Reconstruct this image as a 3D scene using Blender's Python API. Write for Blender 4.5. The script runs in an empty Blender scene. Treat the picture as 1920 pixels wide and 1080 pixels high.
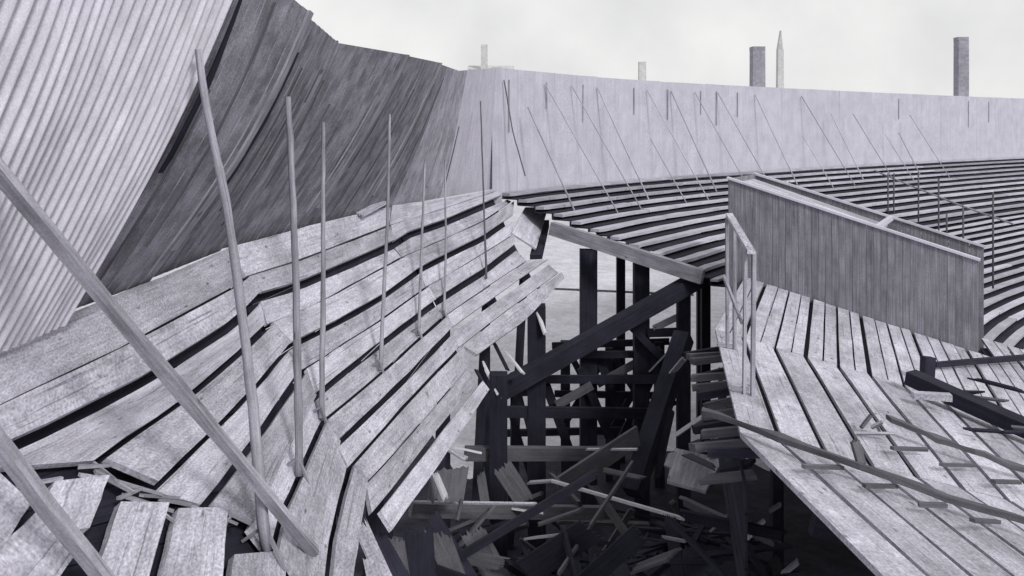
import bpy, bmesh, math, random
from mathutils import Vector, noise
random.seed(7)
sc = bpy.context.scene
V = Vector

# ------------------------------------------------------------------ camera, sky, sun, exposure
CZ = 10.0                                   # eye height above the ground outside the arena
FPX, HX, HY = 1700.0, 960.0, 232.0          # focal length in photograph pixels, optical axis / horizon
cam_d = bpy.data.cameras.new('camera'); cam = bpy.data.objects.new('camera', cam_d)
sc.collection.objects.link(cam); sc.camera = cam
cam.location = (0, 0, CZ); cam.rotation_euler = (math.pi/2, 0, 0)
cam_d.sensor_width = 36; cam_d.lens = FPX/1920*36
cam_d.shift_y = -(540-HY)/1920
cam_d.clip_start = 0.1; cam_d.clip_end = 6000

SUN_EL, SUN_AZ = math.radians(35), math.radians(148)     # azimuth clockwise from +Y: from behind the viewer, a little to the right
world = bpy.data.worlds.new('World'); sc.world = world; world.use_nodes = True
nt = world.node_tree; nt.nodes.clear()
def wn(t): return nt.nodes.new(t)
sky = wn('ShaderNodeTexSky'); sky.sky_type = 'NISHITA'; sky.sun_disc = False
sky.sun_elevation = SUN_EL; sky.sun_rotation = SUN_AZ; sky.air_density = 1.0; sky.dust_density = 3.0
hs = wn('ShaderNodeHueSaturation'); hs.inputs['Saturation'].default_value = 0.10
nt.links.new(sky.outputs[0], hs.inputs['Color'])
tc = wn('ShaderNodeTexCoord'); nz = wn('ShaderNodeTexNoise'); nz.inputs['Scale'].default_value = 7.0; nz.inputs['Detail'].default_value = 6
nt.links.new(tc.outputs['Generated'], nz.inputs['Vector'])
rp = wn('ShaderNodeValToRGB'); rp.color_ramp.elements[0].position = .25; rp.color_ramp.elements[0].color = (.74, .74, .75, 1)
rp.color_ramp.elements[1].position = .7; rp.color_ramp.elements[1].color = (.97, .97, .96, 1)
nt.links.new(nz.outputs['Fac'], rp.inputs['Fac'])
sc10 = wn('ShaderNodeVectorMath'); sc10.operation = 'SCALE'; sc10.inputs['Scale'].default_value = 10.0   # overcast layer
nt.links.new(rp.outputs['Color'], sc10.inputs[0])
mx = wn('ShaderNodeMix'); mx.data_type = 'RGBA'; mx.inputs['Factor'].default_value = 0.9
nt.links.new(hs.outputs['Color'], mx.inputs['A']); nt.links.new(sc10.outputs[0], mx.inputs['B'])
bg = wn('ShaderNodeBackground'); bg.inputs['Strength'].default_value = 0.1
nt.links.new(mx.outputs['Result'], bg.inputs['Color'])
wo = wn('ShaderNodeOutputWorld'); nt.links.new(bg.outputs[0], wo.inputs['Surface'])

sd = bpy.data.lights.new('sun', 'SUN'); sun = bpy.data.objects.new('sun', sd); sc.collection.objects.link(sun)
sd.energy = 2.0; sd.angle = math.radians(10); sd.color = (1, .985, .96)
sdir = V((math.sin(SUN_AZ)*math.cos(SUN_EL), math.cos(SUN_AZ)*math.cos(SUN_EL), math.sin(SUN_EL)))
sun.rotation_euler = sdir.to_track_quat('Z', 'Y').to_euler()
sun.location = (20, -20, 60)
sc.view_settings.view_transform = 'Standard'; sc.view_settings.look = 'None'
sc.view_settings.exposure = 0.0; sc.view_settings.gamma = 1.0

# ------------------------------------------------------------------ materials
def M(name, col, var=.35, grain=.5, gs=(1.3, 26), stain=.35, rough=.9, bump=.25, coord='UV', objvar=.25, blotch=None, fine=60, knots=False):
    m = bpy.data.materials.new(name); m.use_nodes = True
    t = m.node_tree; b = t.nodes['Principled BSDF']; b.inputs['Roughness'].default_value = rough
    b.inputs['Specular IOR Level'].default_value = .2
    N = t.nodes.new; L = t.links.new
    c = N('ShaderNodeTexCoord'); oi = N('ShaderNodeObjectInfo')
    off = N('ShaderNodeVectorMath'); off.operation = 'SCALE'; off.inputs['Scale'].default_value = 37.0
    cmb = N('ShaderNodeCombineXYZ')
    for i in range(3): L(oi.outputs['Random'], cmb.inputs[i])
    L(cmb.outputs[0], off.inputs[0])
    add = N('ShaderNodeVectorMath'); add.operation = 'ADD'
    L(c.outputs[coord], add.inputs[0]); L(off.outputs[0], add.inputs[1])
    mp = N('ShaderNodeMapping'); mp.inputs['Scale'].default_value = (gs[0], gs[1], gs[1]); L(add.outputs[0], mp.inputs['Vector'])
    g = N('ShaderNodeTexNoise'); g.inputs['Scale'].default_value = 1; g.inputs['Detail'].default_value = 6; g.inputs['Roughness'].default_value = .65
    L(mp.outputs[0], g.inputs['Vector'])
    s = N('ShaderNodeTexNoise'); s.inputs['Scale'].default_value = 1.7; s.inputs['Detail'].default_value = 5; s.inputs['Roughness'].default_value = .6
    L(add.outputs[0], s.inputs['Vector'])
    f = N('ShaderNodeTexNoise'); f.inputs['Scale'].default_value = fine; f.inputs['Detail'].default_value = 2
    L(add.outputs[0], f.inputs['Vector'])
    def mr(src, lo, hi, a=.28, z=.72):
        r = N('ShaderNodeMapRange'); r.inputs['From Min'].default_value = a; r.inputs['From Max'].default_value = z
        r.inputs['To Min'].default_value = lo; r.inputs['To Max'].default_value = hi; L(src, r.inputs['Value']); return r.outputs[0]
    def mul(a, bb):
        q = N('ShaderNodeMath'); q.operation = 'MULTIPLY'; L(a, q.inputs[0]); L(bb, q.inputs[1]); return q.outputs[0]
    k = mul(mr(g.outputs['Fac'], 1-grain*.6, 1+grain*.4), mr(s.outputs['Fac'], 1-stain*.65, 1+stain*.35))
    k = mul(k, mr(oi.outputs['Random'], 1-objvar*.5, 1+objvar*.5, 0, 1))
    k = mul(k, mr(f.outputs['Fac'], 1-var*.4, 1+var*.4))
    if blotch:
        bt = N('ShaderNodeTexNoise'); bt.inputs['Scale'].default_value = blotch[0]; bt.inputs['Detail'].default_value = 7; bt.inputs['Roughness'].default_value = .7
        L(add.outputs[0], bt.inputs['Vector']); k = mul(k, mr(bt.outputs['Fac'], blotch[1], 1.05, .42, .56))
    if knots:
        mk = N('ShaderNodeMapping'); mk.inputs['Scale'].default_value = (2.2, 4.5, 1); L(add.outputs[0], mk.inputs['Vector'])
        vo = N('ShaderNodeTexVoronoi'); vo.inputs['Scale'].default_value = 1.0; L(mk.outputs[0], vo.inputs['Vector'])
        k = mul(k, mr(vo.outputs['Distance'], .42, 1, .05, .13))
        mc = N('ShaderNodeMapping'); mc.inputs['Scale'].default_value = (.7, 34, 1); L(add.outputs[0], mc.inputs['Vector'])
        cn = N('ShaderNodeTexNoise'); cn.inputs['Scale'].default_value = 1; cn.inputs['Detail'].default_value = 3; L(mc.outputs[0], cn.inputs['Vector'])
        k = mul(k, mr(cn.outputs['Fac'], .55, 1, .30, .37))
        ms = N('ShaderNodeMapping'); ms.inputs['Scale'].default_value = (.55, 1.6, 1); L(add.outputs[0], ms.inputs['Vector'])
        sn = N('ShaderNodeTexNoise'); sn.inputs['Scale'].default_value = 1; sn.inputs['Detail'].default_value = 7; sn.inputs['Roughness'].default_value = .7; L(ms.outputs[0], sn.inputs['Vector'])
        k = mul(k, mr(sn.outputs['Fac'], .66, 1.06, .36, .58))
    vm = N('ShaderNodeVectorMath'); vm.operation = 'SCALE'; vm.inputs[0].default_value = col
    L(k, vm.inputs['Scale']); L(vm.outputs[0], b.inputs['Base Color'])
    bp = N('ShaderNodeBump'); bp.inputs['Strength'].default_value = bump; bp.inputs['Distance'].default_value = .02
    L(k, bp.inputs['Height']); L(bp.outputs[0], b.inputs['Normal'])
    return m
def tint(v, k=1.0): return (v*.985, v*.965, v*(1+.11*k))
MAT = dict(
    pale=M('bleached_plank', tint(.53), knots=True, stain=.3, grain=.4, objvar=.42, var=.8, blotch=(7, .92), fine=38),
    deck=M('worn_deck_plank', tint(.52), knots=True, stain=.3, grain=.3, var=.75, blotch=(6, .9), objvar=.3, fine=38),
    mid=M('weathered_timber', tint(.36), knots=True, stain=.5, grain=.6),
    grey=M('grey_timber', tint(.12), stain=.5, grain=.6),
    dark=M('tar_and_shade_timber', tint(.026, 5), stain=.6, grain=.6, objvar=.5),  # tarred timber; also stands in for shade behind gaps and under seats
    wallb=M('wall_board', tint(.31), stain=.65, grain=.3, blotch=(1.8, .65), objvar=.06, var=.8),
    sheet=M('painted_corrugated_iron', tint(.70, .6), stain=.4, grain=.15, objvar=0, gs=(.6, 5)),
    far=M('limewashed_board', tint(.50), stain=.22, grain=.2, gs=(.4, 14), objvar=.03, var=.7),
    box=M('parapet_board', tint(.25), stain=.55, grain=.8, gs=(1.0, 45), objvar=.12, var=.5),
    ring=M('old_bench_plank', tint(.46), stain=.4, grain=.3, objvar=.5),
    wallc=M('shade_fade_board', tint(.42), stain=.5, grain=.35, blotch=(2.2, .75), objvar=.06, var=.8),  # middle tone that fades the leaning wall's shade toward the corner
    stay=M('dull_pole', tint(.44), stain=.4, grain=.3, objvar=.5),
    trim=M('pale_trim', tint(.6), stain=.2, grain=.3),
    splinter=M('fresh_split_wood', tint(.68, .6), stain=.2, grain=.4),
    ground=M('pale_sand', tint(.56, .6), coord='Object', gs=(.15, .15), grain=.35, stain=.3, objvar=0, fine=8),
    earth=M('pit_shade_earth', tint(.03, 5), coord='Object', gs=(1.5, 1.5), grain=.9, stain=.8, objvar=0, fine=14, bump=.6),  # near-black colour stands in for the shade in the pit
    brick=M('sooty_brick', tint(.30), coord='Object', gs=(.4, .4), grain=.4, objvar=.1, fine=3),
    hazed=M('haze_pale_masonry', (.50, .50, .50), coord='Object', gs=(.2, .2), grain=.2, stain=.15, objvar=.05, fine=2),  # paleness stands in for distance haze on the far buildings
)

# ------------------------------------------------------------------ helpers
WORLD = {}                                   # world origin of every object made here
def reg(o, org, parent):
    sc.collection.objects.link(o); WORLD[o.name] = V(org)
    if parent is not None:
        o.parent = parent; o.location = V(org) - WORLD[parent.name]
    else: o.location = org
    return o
def tag(o, label, cat, group=None):
    o['label'] = label; o['category'] = cat
    if group: o['group'] = group
    return o
def thing(name, org, label, cat, group=None):
    return tag(reg(bpy.data.objects.new(name, None), V(org), None), label, cat, group)
def mesh(name, verts, faces, mat, parent=None, uvs=None, smooth=False):
    verts = [V(v) for v in verts]
    lo = V([min(v[i] for v in verts) for i in range(3)]); hi = V([max(v[i] for v in verts) for i in range(3)])
    org = V(((lo.x+hi.x)/2, (lo.y+hi.y)/2, lo.z))
    me = bpy.data.meshes.new(name); me.from_pydata([v-org for v in verts], [], faces)
    if uvs:
        ul = me.uv_layers.new(name='UVMap'); 
        for i, uv in enumerate(uvs): ul.data[i].uv = uv
    me.materials.append(MAT[mat])
    bm = bmesh.new(); bm.from_mesh(me); bmesh.ops.recalc_face_normals(bm, faces=bm.faces); bm.to_mesh(me); bm.free()
    if smooth: me.polygons.foreach_set('use_smooth', [True]*len(me.polygons))
    return reg(bpy.data.objects.new(name, me), org, parent)
def strip(name, E1, E2, th, mat, parent=None, nrm=None, jit=.004, jag=0.0):
    """plank between two edge polylines (same number of points), th thick along -nrm"""
    n = len(E1); E1 = [V(p) for p in E1]; E2 = [V(p) for p in E2]
    if nrm is None:
        nrm = (E1[-1]-E1[0]).cross(E2[0]-E1[0]); nrm.normalize()
        if nrm.z < 0: nrm = -nrm
    d = nrm*th; vs, fs, uv = [], [], []
    dirn = (E1[-1]-E1[0]).normalized()
    for i in range(n):
        r = lambda: V((random.uniform(-jit, jit), random.uniform(-jit, jit), random.uniform(-jit, jit)))
        a, b = E1[i]+r(), E2[i]+r()
        if jag and i in (0, n-1):
            a = a+dirn*random.uniform(-jag, jag); b = b+dirn*random.uniform(-jag, jag)
        vs += [a, b, a-d, b-d]
    u = [0]
    for i in range(1, n): u.append(u[-1]+(E1[i]-E1[i-1]).length)
    w = (E2[0]-E1[0]).length or .1
    def q(idx, uvq): fs.append(idx); uv.extend(uvq)
    for i in range(n-1):
        a, b = 4*i, 4*i+4; u0, u1 = u[i], u[i+1]
        q((a, b, b+1, a+1), ((u0, 0), (u1, 0), (u1, w), (u0, w)))
        q((a+2, a+3, b+3, b+2), ((u0, 0), (u0, w), (u1, w), (u1, 0)))
        q((a, a+2, b+2, b), ((u0, 3), (u0, 3+th), (u1, 3+th), (u1, 3)))
        q((a+1, b+1, b+3, a+3), ((u0, 5), (u1, 5), (u1, 5+th), (u0, 5+th)))
    q((0, 1, 3, 2), ((0, 0), (w, 0), (w, th), (0, th)))
    z = 4*(n-1); q((z, z+2, z+3, z+1), ((0, 7), (0, 7+th), (w, 7+th), (w, 7)))
    return mesh(name, vs, fs, mat, parent, uv)
def beam(name, p0, p1, w, h, mat, parent=None, up=(0, 0, 1), sag=0.0, n=2, jag=.0, taper=1.0, roll=0.0):
    """squared timber; w across, h along up"""
    p0, p1 = V(p0), V(p1); d = (p1-p0).normalized(); up = V(up)
    if abs(d.dot(up)) > .95: up = V((0, 1, 0))
    s = d.cross(up).normalized(); t = s.cross(d).normalized()
    if roll: s, t = s*math.cos(roll)+t*math.sin(roll), t*math.cos(roll)-s*math.sin(roll)
    if sag and n < 7: n = 7
    E1, E2 = [], []
    for i in range(n):
        f = i/(n-1); k = 1+(taper-1)*f
        c = p0.lerp(p1, f)+V((0, 0, -sag*4*f*(1-f)))+t*h/2*k
        E1.append(c-s*w/2*k); E2.append(c+s*w/2*k)
    return strip(name, E1, E2, h, mat, parent, nrm=t, jit=.006, jag=jag)
def tube(name, pts, rads, mat, parent=None, ns=9):
    pts = [V(p) for p in pts]; vs, fs, uv = [], [], []; u = 0; us = []
    for i, p in enumerate(pts):
        d = (pts[min(i+1, len(pts)-1)]-pts[max(i-1, 0)]).normalized()
        a = d.cross(V((0, 1, 0.3))).normalized(); b = d.cross(a)
        if i: u += (p-pts[i-1]).length
        us.append(u)
        for k in range(ns):
            an = 2*math.pi*k/ns; r = rads[i]*(1+random.uniform(-.06, .06)); vs.append(p+a*math.cos(an)*r+b*math.sin(an)*r)
    for i in range(len(pts)-1):
        for k in range(ns):
            k2 = (k+1) % ns
            fs.append((i*ns+k, i*ns+k2, (i+1)*ns+k2, (i+1)*ns+k))
            uv += [(us[i], k*.05), (us[i], (k+1)*.05), (us[i+1], (k+1)*.05), (us[i+1], k*.05)]
    for base in (0, (len(pts)-1)*ns):
        f = tuple(range(base, base+ns)); fs.append(f); uv += [(.1*math.cos(k), .1*math.sin(k)) for k in range(ns)]
    return mesh(name, vs, fs, mat, parent, uv, smooth=True)
def resample(pts, n):
    pts = [V(p) for p in pts]; L = [0]
    for i in range(1, len(pts)): L.append(L[-1]+(pts[i]-pts[i-1]).length)
    out = []
    for k in range(n):
        s = L[-1]*k/(n-1); i = 0
        while i < len(pts)-2 and L[i+1] < s: i += 1
        f = (s-L[i])/max(1e-9, L[i+1]-L[i]); out.append(pts[i].lerp(pts[i+1], min(1, f)))
    return out
# survey helpers: a bearing in the photograph plus a distance (or a plane) fixes a real point
def ray(x, y): return V(((x-HX)/FPX, 1, -(y-HY)/FPX))
def at(x, y, Y): return ray(x, y)*Y + V((0, 0, CZ))
def on(x, y, pl):
    r = ray(x, y); n, p = pl; return r*(n.dot(p-V((0, 0, CZ)))/n.dot(r)) + V((0, 0, CZ))
def head(a): a = math.radians(a); return V((math.sin(a), math.cos(a), 0))
def offset(poly, w):                          # mitred offset to the right of travel (towards the arena)
    out = []
    for i, p in enumerate(poly):
        ns = []
        for a, b in ((i-1, i), (i, i+1)):
            if 0 <= a and b < len(poly):
                d = (poly[b]-poly[a]); d = V((d.x, d.y, 0)).normalized(); ns.append(V((d.y, -d.x, 0)))
        m = sum(ns, V((0, 0, 0)))/len(ns); m = m/m.length_squared
        out.append(p+m*w)
    return out

# ------------------------------------------------------------------ ground
def grid(name, x0, x1, y0, y1, nx, ny, zf, mat, wob=0, **k):
    vs = [(x0+(x1-x0)*i/nx, y0+(y1-y0)*j/ny, 0) for j in range(ny+1) for i in range(nx+1)]
    vs = [(x, y + (wob*max(0, (y-y1+4)/4)*noise.noise(V((x*.45, 2, 7))) if wob else 0), zf(x, y)) for x, y, _ in vs]
    fs = [(j*(nx+1)+i, j*(nx+1)+i+1, (j+1)*(nx+1)+i+1, (j+1)*(nx+1)+i) for j in range(ny) for i in range(nx)]
    return mesh(name, vs, fs, mat, None, smooth=True, **k)
g = grid('ground', -2500, 2500, -1500, 4500, 10, 10, lambda x, y: 0, 'ground'); g['kind'] = 'structure'
def mound(x, y):
    cx = max(-1, min(1, (x-0.8)/7.5)); cy = (y-10.5)/9.5
    e = max(0, 1-abs(cx)**2.5)*max(0, 1-min(1, abs(cy))**2.2)
    return .004 + e*(2.7 + 1.2*max(0, 1-((x-4)/2.6)**2) + .5*noise.noise(V((x*.8, y*.8, 1))) + .25*noise.noise(V((x*2.3, y*2.3, 5)))) if e > 0 else .004
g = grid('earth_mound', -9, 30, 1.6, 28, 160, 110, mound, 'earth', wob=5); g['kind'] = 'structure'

# ------------------------------------------------------------------ slumped bleacher on the left
eB = head(9.6); P0 = at(466, 517, 2.0*FPX/(517-HY))
nB = eB.cross(V((eB.y, -eB.x, -1.0))); nB = -nB if nB.z < 0 else nB; PB = (nB.normalized(), P0)
c1, c2 = on(460, 517, PB), on(690, 960, PB)
nA = (c2-c1).cross(head(3)); nA = -nA if nA.z < 0 else nA; PA = (nA.normalized(), c1)
d1, d2 = on(735, 420, PB), on(864, 649, PB)
nC = (d2-d1).cross(head(19.4)); nC = -nC if nC.z < 0 else nC; PC = (nC.normalized(), d1)
PL = dict(A=PA, B=PB, C=PC)
# joint lines between planks, per straight run (A nearest, B middle, C far); each: points, half width of the gap in px
J = {
 0: dict(A=([(-60, 655), (0, 630), (130, 587), (320, 512), (425, 466)], 0), B=([(425, 466), (560, 428), (735, 386)], 0), C=([(735, 386), (880, 366), (934, 352)], 0)),
 1: dict(A=([(-60, 790), (78, 724), (239, 647), (433, 543), (462, 520)], 2.5), B=([(462, 520), (548, 494), (730, 424)], 2), C=([(730, 424), (796, 404), (935, 358)], 1)),
 2: dict(A=([(-40, 866), (25, 836), (133, 785), (290, 703), (444, 604), (490, 556)], 6), B=([(490, 556), (548, 540), (601, 519), (738, 459)], 5), C=([(738, 459), (765, 441), (834, 418), (950, 368)], 4)),
 3: dict(A=([(186, 862), (267, 803), (336, 759), (453, 659), (505, 608)], 4.5), B=([(505, 608), (602, 566), (755, 482)], 2.2), C=([(755, 482), (832, 449), (904, 416), (961, 378)], 1.5)),
 4: dict(A=([(292, 914), (380, 828), (462, 746), (543, 650)], 4), B=([(543, 650), (634, 605), (720, 556), (787, 507)], 3.5), C=([(787, 507), (834, 482), (907, 447), (963, 408)], 3.5)),
 5: dict(A=([(386, 946), (433, 886), (489, 810), (570, 693)], 4.5), B=([(570, 693), (618, 662), (720, 596), (800, 538)], 1.6), C=([(800, 538), (832, 520), (904, 477), (962, 440)], 1.2)),
 6: dict(A=([(470, 985), (530, 862), (590, 746)], 1.5), B=([(590, 746), (644, 700), (746, 621), (818, 567)], 4), C=([(818, 567), (851, 545), (907, 510), (966, 464)], 4)),
 7: dict(A=([(512, 1036), (530, 962), (557, 903), (608, 789)], 3.2), B=([(608, 789), (711, 704), (834, 593)], 2.2), C=([(834, 593), (907, 543), (990, 488)], 1.5)),
 8: dict(A=([(576, 1130), (604, 960), (634, 832)], .5), B=([(634, 832), (761, 710), (850, 618)], 4), C=([(850, 618), (954, 543), (1028, 491)], 3)),
 9: dict(A=([(612, 1130), (622, 1022), (640, 940), (658, 874)], 2.6), B=([(658, 874), (757, 762), (864, 650)], 2), C=([(864, 650), (949, 584), (1050, 511)], 1.6)),
 10: dict(A=([(652, 1130), (672, 998), (687, 905)], 1), B=([(687, 905), (738, 852), (876, 690)], 1.2), C=([(892, 668), (986, 600), (1056, 524)], 0)),
 11: dict(B=([(703, 962), (761, 889), (847, 778), (898, 716)], 3)),
 12: dict(B=([(728, 1000), (812, 884), (914, 734)], 0)),
}
stand = thing('slumped_bleacher', (-2.6, 12, 0), 'pale plank bleacher rows slumped and tipping toward the collapsed gap', 'bleacher')
def jl(k, r, side):                            # edge line of joint k in run r; side +1 = lower lip, -1 = upper lip
    pts, hw = J[k][r]; hw *= 1.3; out = []
    for i, (x, y) in enumerate(pts):
        a, b = pts[max(0, i-1)], pts[min(len(pts)-1, i+1)]
        dx, dy = b[0]-a[0], b[1]-a[1]; L = math.hypot(dx, dy)
        out.append((x - dy/L*hw*side, y + dx/L*hw*side))
    return out
for k in range(12):
    for r in 'ABC':
        if r not in J[k] or (k+1) not in J or r not in J[k+1]: continue
        pl = PL[r]; n = pl[0]; lift = .05 if k % 2 else -.03
        if k == 0: lift = 0
        lift += random.uniform(-.012, .012)
        f = lambda pts: resample([on(x, y, pl)+n*lift for x, y in pts], 9)
        E1, E2 = f(jl(k, r, 1)), f(jl(k+1, r, -1))
        dv = (E1[-1]-E1[0]).normalized()*.006
        E1[0] += dv; E2[0] += dv; E1[-1] -= dv; E2[-1] -= dv
        strip('seat_board' if k % 2 else 'foot_board', E1, E2, .055, 'pale', stand, nrm=n, jit=.005, jag=.0)
for i, (u, l) in enumerate((([(-560, 862), (-64, 657)], [(-560, 1024), (-64, 790)]), ([(-560, 1032), (-64, 795)], [(-560, 1106), (-46, 862)]))):   # the rows run on past the broken planks
    f = lambda pts: resample([on(x, y, PA)+PA[0]*.04*i for x, y in pts], 7)
    strip('foot_board' if i == 0 else 'seat_board', f(u), f(l), .055, 'pale', stand, nrm=PA[0], jit=.005)
# added black backing standing for shade in the gaps; stringers carry the planks
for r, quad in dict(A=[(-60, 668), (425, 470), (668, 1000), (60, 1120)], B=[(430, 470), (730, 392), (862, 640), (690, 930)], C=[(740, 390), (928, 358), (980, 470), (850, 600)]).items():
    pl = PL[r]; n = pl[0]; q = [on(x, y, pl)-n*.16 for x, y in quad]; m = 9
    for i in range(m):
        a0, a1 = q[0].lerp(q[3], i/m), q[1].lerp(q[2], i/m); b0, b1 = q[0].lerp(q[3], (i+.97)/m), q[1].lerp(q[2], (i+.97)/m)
        strip('dark_backing', [a0, a1], [b0, b1], .03, 'dark', stand, nrm=n)
for (x0, y0, x1, y1, r) in ((300, 525, 560, 1020, 'A'), (468, 512, 684, 925, 'B'), (600, 425, 770, 860, 'B'), (745, 392, 880, 668, 'B'), (850, 372, 945, 560, 'C'), (925, 360, 1010, 520, 'C')):
    pl = PL[r]; n = pl[0]; a, b = on(x0, y0, pl)-n*.30, on(x1, y1, pl)-n*.30
    beam('stringer', a, b, .1, .2, 'dark', stand, up=n)
    beam('post', V((a.x, a.y, 0)), a-V((0, 0, .1)), .2, .2, 'dark', stand)
    beam('post', V((b.x-.5, b.y+.1, 0)), b+(a-b)*.15-V((0, 0, .15)), .2, .2, 'dark', stand)
# near, broken-off planks at the lower left
broken = [[(-40, 870), (57, 946), (-40, 1085), (-160, 990)], [(66, 962), (137, 1042), (60, 1150), (-40, 1060)], [(97, 908), (203, 893), (165, 993), (60, 1000)],
          [(220, 948), (312, 945), (268, 1110), (168, 1100)], [(331, 956), (424, 952), (408, 1110), (292, 1110)], [(438, 1040), (536, 1034), (530, 1120), (425, 1120)]]
for q in broken:
    n = PA[0]; p = [on(x, y, PA)+n*random.uniform(.0, .05) for x, y in q]
    strip('broken_board', resample([p[0], p[3]], 5), resample([p[1], p[2]], 5), .07, 'pale', stand, nrm=n, jit=.006, jag=.02)
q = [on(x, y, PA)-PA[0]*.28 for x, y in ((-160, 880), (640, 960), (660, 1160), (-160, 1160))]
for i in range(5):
    strip('dark_backing', [q[0].lerp(q[3], i/5), q[1].lerp(q[2], i/5)], [q[0].lerp(q[3], (i+.97)/5), q[1].lerp(q[2], (i+.97)/5)], .03, 'dark', stand, nrm=PA[0])  # same added dark backing, below the broken planks
for (x0, y0, x1, y1) in ((150, 870, 205, 875), (180, 862, 215, 905), (235, 925, 320, 962), (255, 935, 280, 975), (345, 940, 390, 962), (40, 905, 110, 900), (300, 950, 325, 985), (185, 880, 245, 925), (215, 895, 300, 930), (150, 885, 190, 900), (305, 930, 352, 948), (395, 955, 440, 985), (420, 990, 450, 940), (225, 930, 262, 918), (270, 925, 330, 935)):
    n = PA[0]; beam('splinter', on(x0, y0, PA)-n*.03, on(x1, y1, PA)+n*.03, .03, .025, 'pale' if random.random() < .5 else 'mid', stand, jag=.02, taper=.4)

# ------------------------------------------------------------------ walls behind the left bleacher
def solve_top(b, inw, px, py):                 # lean (towards the arena) and height that bring the wall top onto a bearing
    r = ray(px, py); R = V((b.x, b.y, b.z-CZ))
    # (R.x+inw.x K) = r.x (R.y+inw.y K) ; (R.z+H) = r.z (R.y+inw.y K)
    K = (r.x*R.y-R.x)/(inw.x-r.x*inw.y); H = r.z*(R.y+inw.y*K)-R.z
    return K, H
stations = []                                   # base point, inward dir, K, H
for (bx, by, tx, ty, r, hd) in ((-340, 775, 130, -420, 'A', 0), (95, 602, 452, -105, 'A', 1), (295, 523, 598, 25, 'A', 4), (425, 466, 643, 78, 'B', 8),
                                (580, 424, 775, 103, 'B', 9.6), (690, 396, 835, 118, 'B', 10), (800, 376, 868, 133, 'C', 17), (931, 352, 940, 127, 'C', 28)):
    b = on(bx, by, PL[r]) - V((0, 0, .03)); e = head(hd); inw = V((e.y, -e.x, 0)); K, H = solve_top(b, inw, tx, ty)
    stations.append((b, inw, K, H))
def wall_pt(s, h, bulge=0.0, out=0.0):          # s: station coordinate, h: 0..1 up the wall
    if bulge == .07: bulge = .05+.05*math.exp(-((s-1.7)/.7)**2)
    i = min(int(s), len(stations)-2); i = max(0, i); f = s-i
    (b0, n0, K0, H0), (b1, n1, K1, H1) = stations[i], stations[i+1]
    b = b0.lerp(b1, f); n = n0.lerp(n1, f); K = K0+(K1-K0)*f; H = H0+(H1-H0)*f
    prof = h + bulge*math.sin(math.pi*h)
    return b + n*(K*prof) + V((0, 0, H*h)) + n*out
lw = thing('leaning_wall', (stations[3][0].x-.3, stations[3][0].y, stations[3][0].z), 'dark board wall leaning inward above the slumped bleacher', 'wall')
panels = [(1, 2), (2, 3), (3, 4), (4, 5), (5, 6), (6, 7)]
for pi, (s0, s1) in enumerate(panels):
    length = (stations[s1][0]-stations[s0][0]).length; nb = max(4, round(length/.27))
    for k in range(nb):
        a, b = s0+k/nb*(s1-s0), s0+(k+.998)/nb*(s1-s0)
        step = .08*(k+.5)/nb          # saw-tooth: each panel stands proud of the next at its far edge
        nh = 8; bul = .07
        top = 1.0
        E1 = [wall_pt(a, top*h/nh, bul, -.16+step) for h in range(nh+1)]
        E2 = [wall_pt(b, top*h/nh, bul, -.16+step) for h in range(nh+1)]
        strip('wall_board', E1, E2, .03, 'far' if a > 6.2 else 'wallc' if a > 5.4 else 'wallb', lw, nrm=stations[s0][1], jit=.0)  # board colours grade paler to the corner, painting the shade's fade
    w = .12/length*(s1-s0); nh = 8
    if pi < 5:
        E1 = [wall_pt(s1-w, .12+.88*h/nh, .07, -.055) for h in range(nh+1)]
        E2 = [wall_pt(s1, .12+.88*h/nh, .07, -.055) for h in range(nh+1)]
        strip('batten', E1, E2, .05, 'mid', lw, nrm=stations[s0][1], jit=.001)
    # dark wedge painted as the shadow at the near edge of the panel
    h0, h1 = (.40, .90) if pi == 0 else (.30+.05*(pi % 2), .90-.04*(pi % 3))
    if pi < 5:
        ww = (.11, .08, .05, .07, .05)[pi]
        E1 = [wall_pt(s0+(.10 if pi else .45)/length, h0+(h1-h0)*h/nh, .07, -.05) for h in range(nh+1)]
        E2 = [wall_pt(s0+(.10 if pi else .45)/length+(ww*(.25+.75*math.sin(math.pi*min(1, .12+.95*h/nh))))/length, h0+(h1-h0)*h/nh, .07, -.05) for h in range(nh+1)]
        strip('shadow_wedge', E1, E2, .02, 'dark' if pi < 2 else 'grey', lw, nrm=stations[s0][1], jit=.004)
    for q in range(3 if pi < 4 else 1):          # thin cover strips up the panel
        sv = s0+(s1-s0)*(.25+.25*q+random.uniform(-.06, .06)); e = .025/length; ha, hb = random.uniform(.0, .25), random.uniform(.55, .98)
        strip('cover_strip', [wall_pt(sv, ha+(hb-ha)*h/nh, .07, -.02) for h in range(nh+1)], [wall_pt(sv+e, ha+(hb-ha)*h/nh, .07, -.02) for h in range(nh+1)], .02, ('grey', 'grey', 'mid')[q], lw, nrm=stations[s0][1], jit=.003)
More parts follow.
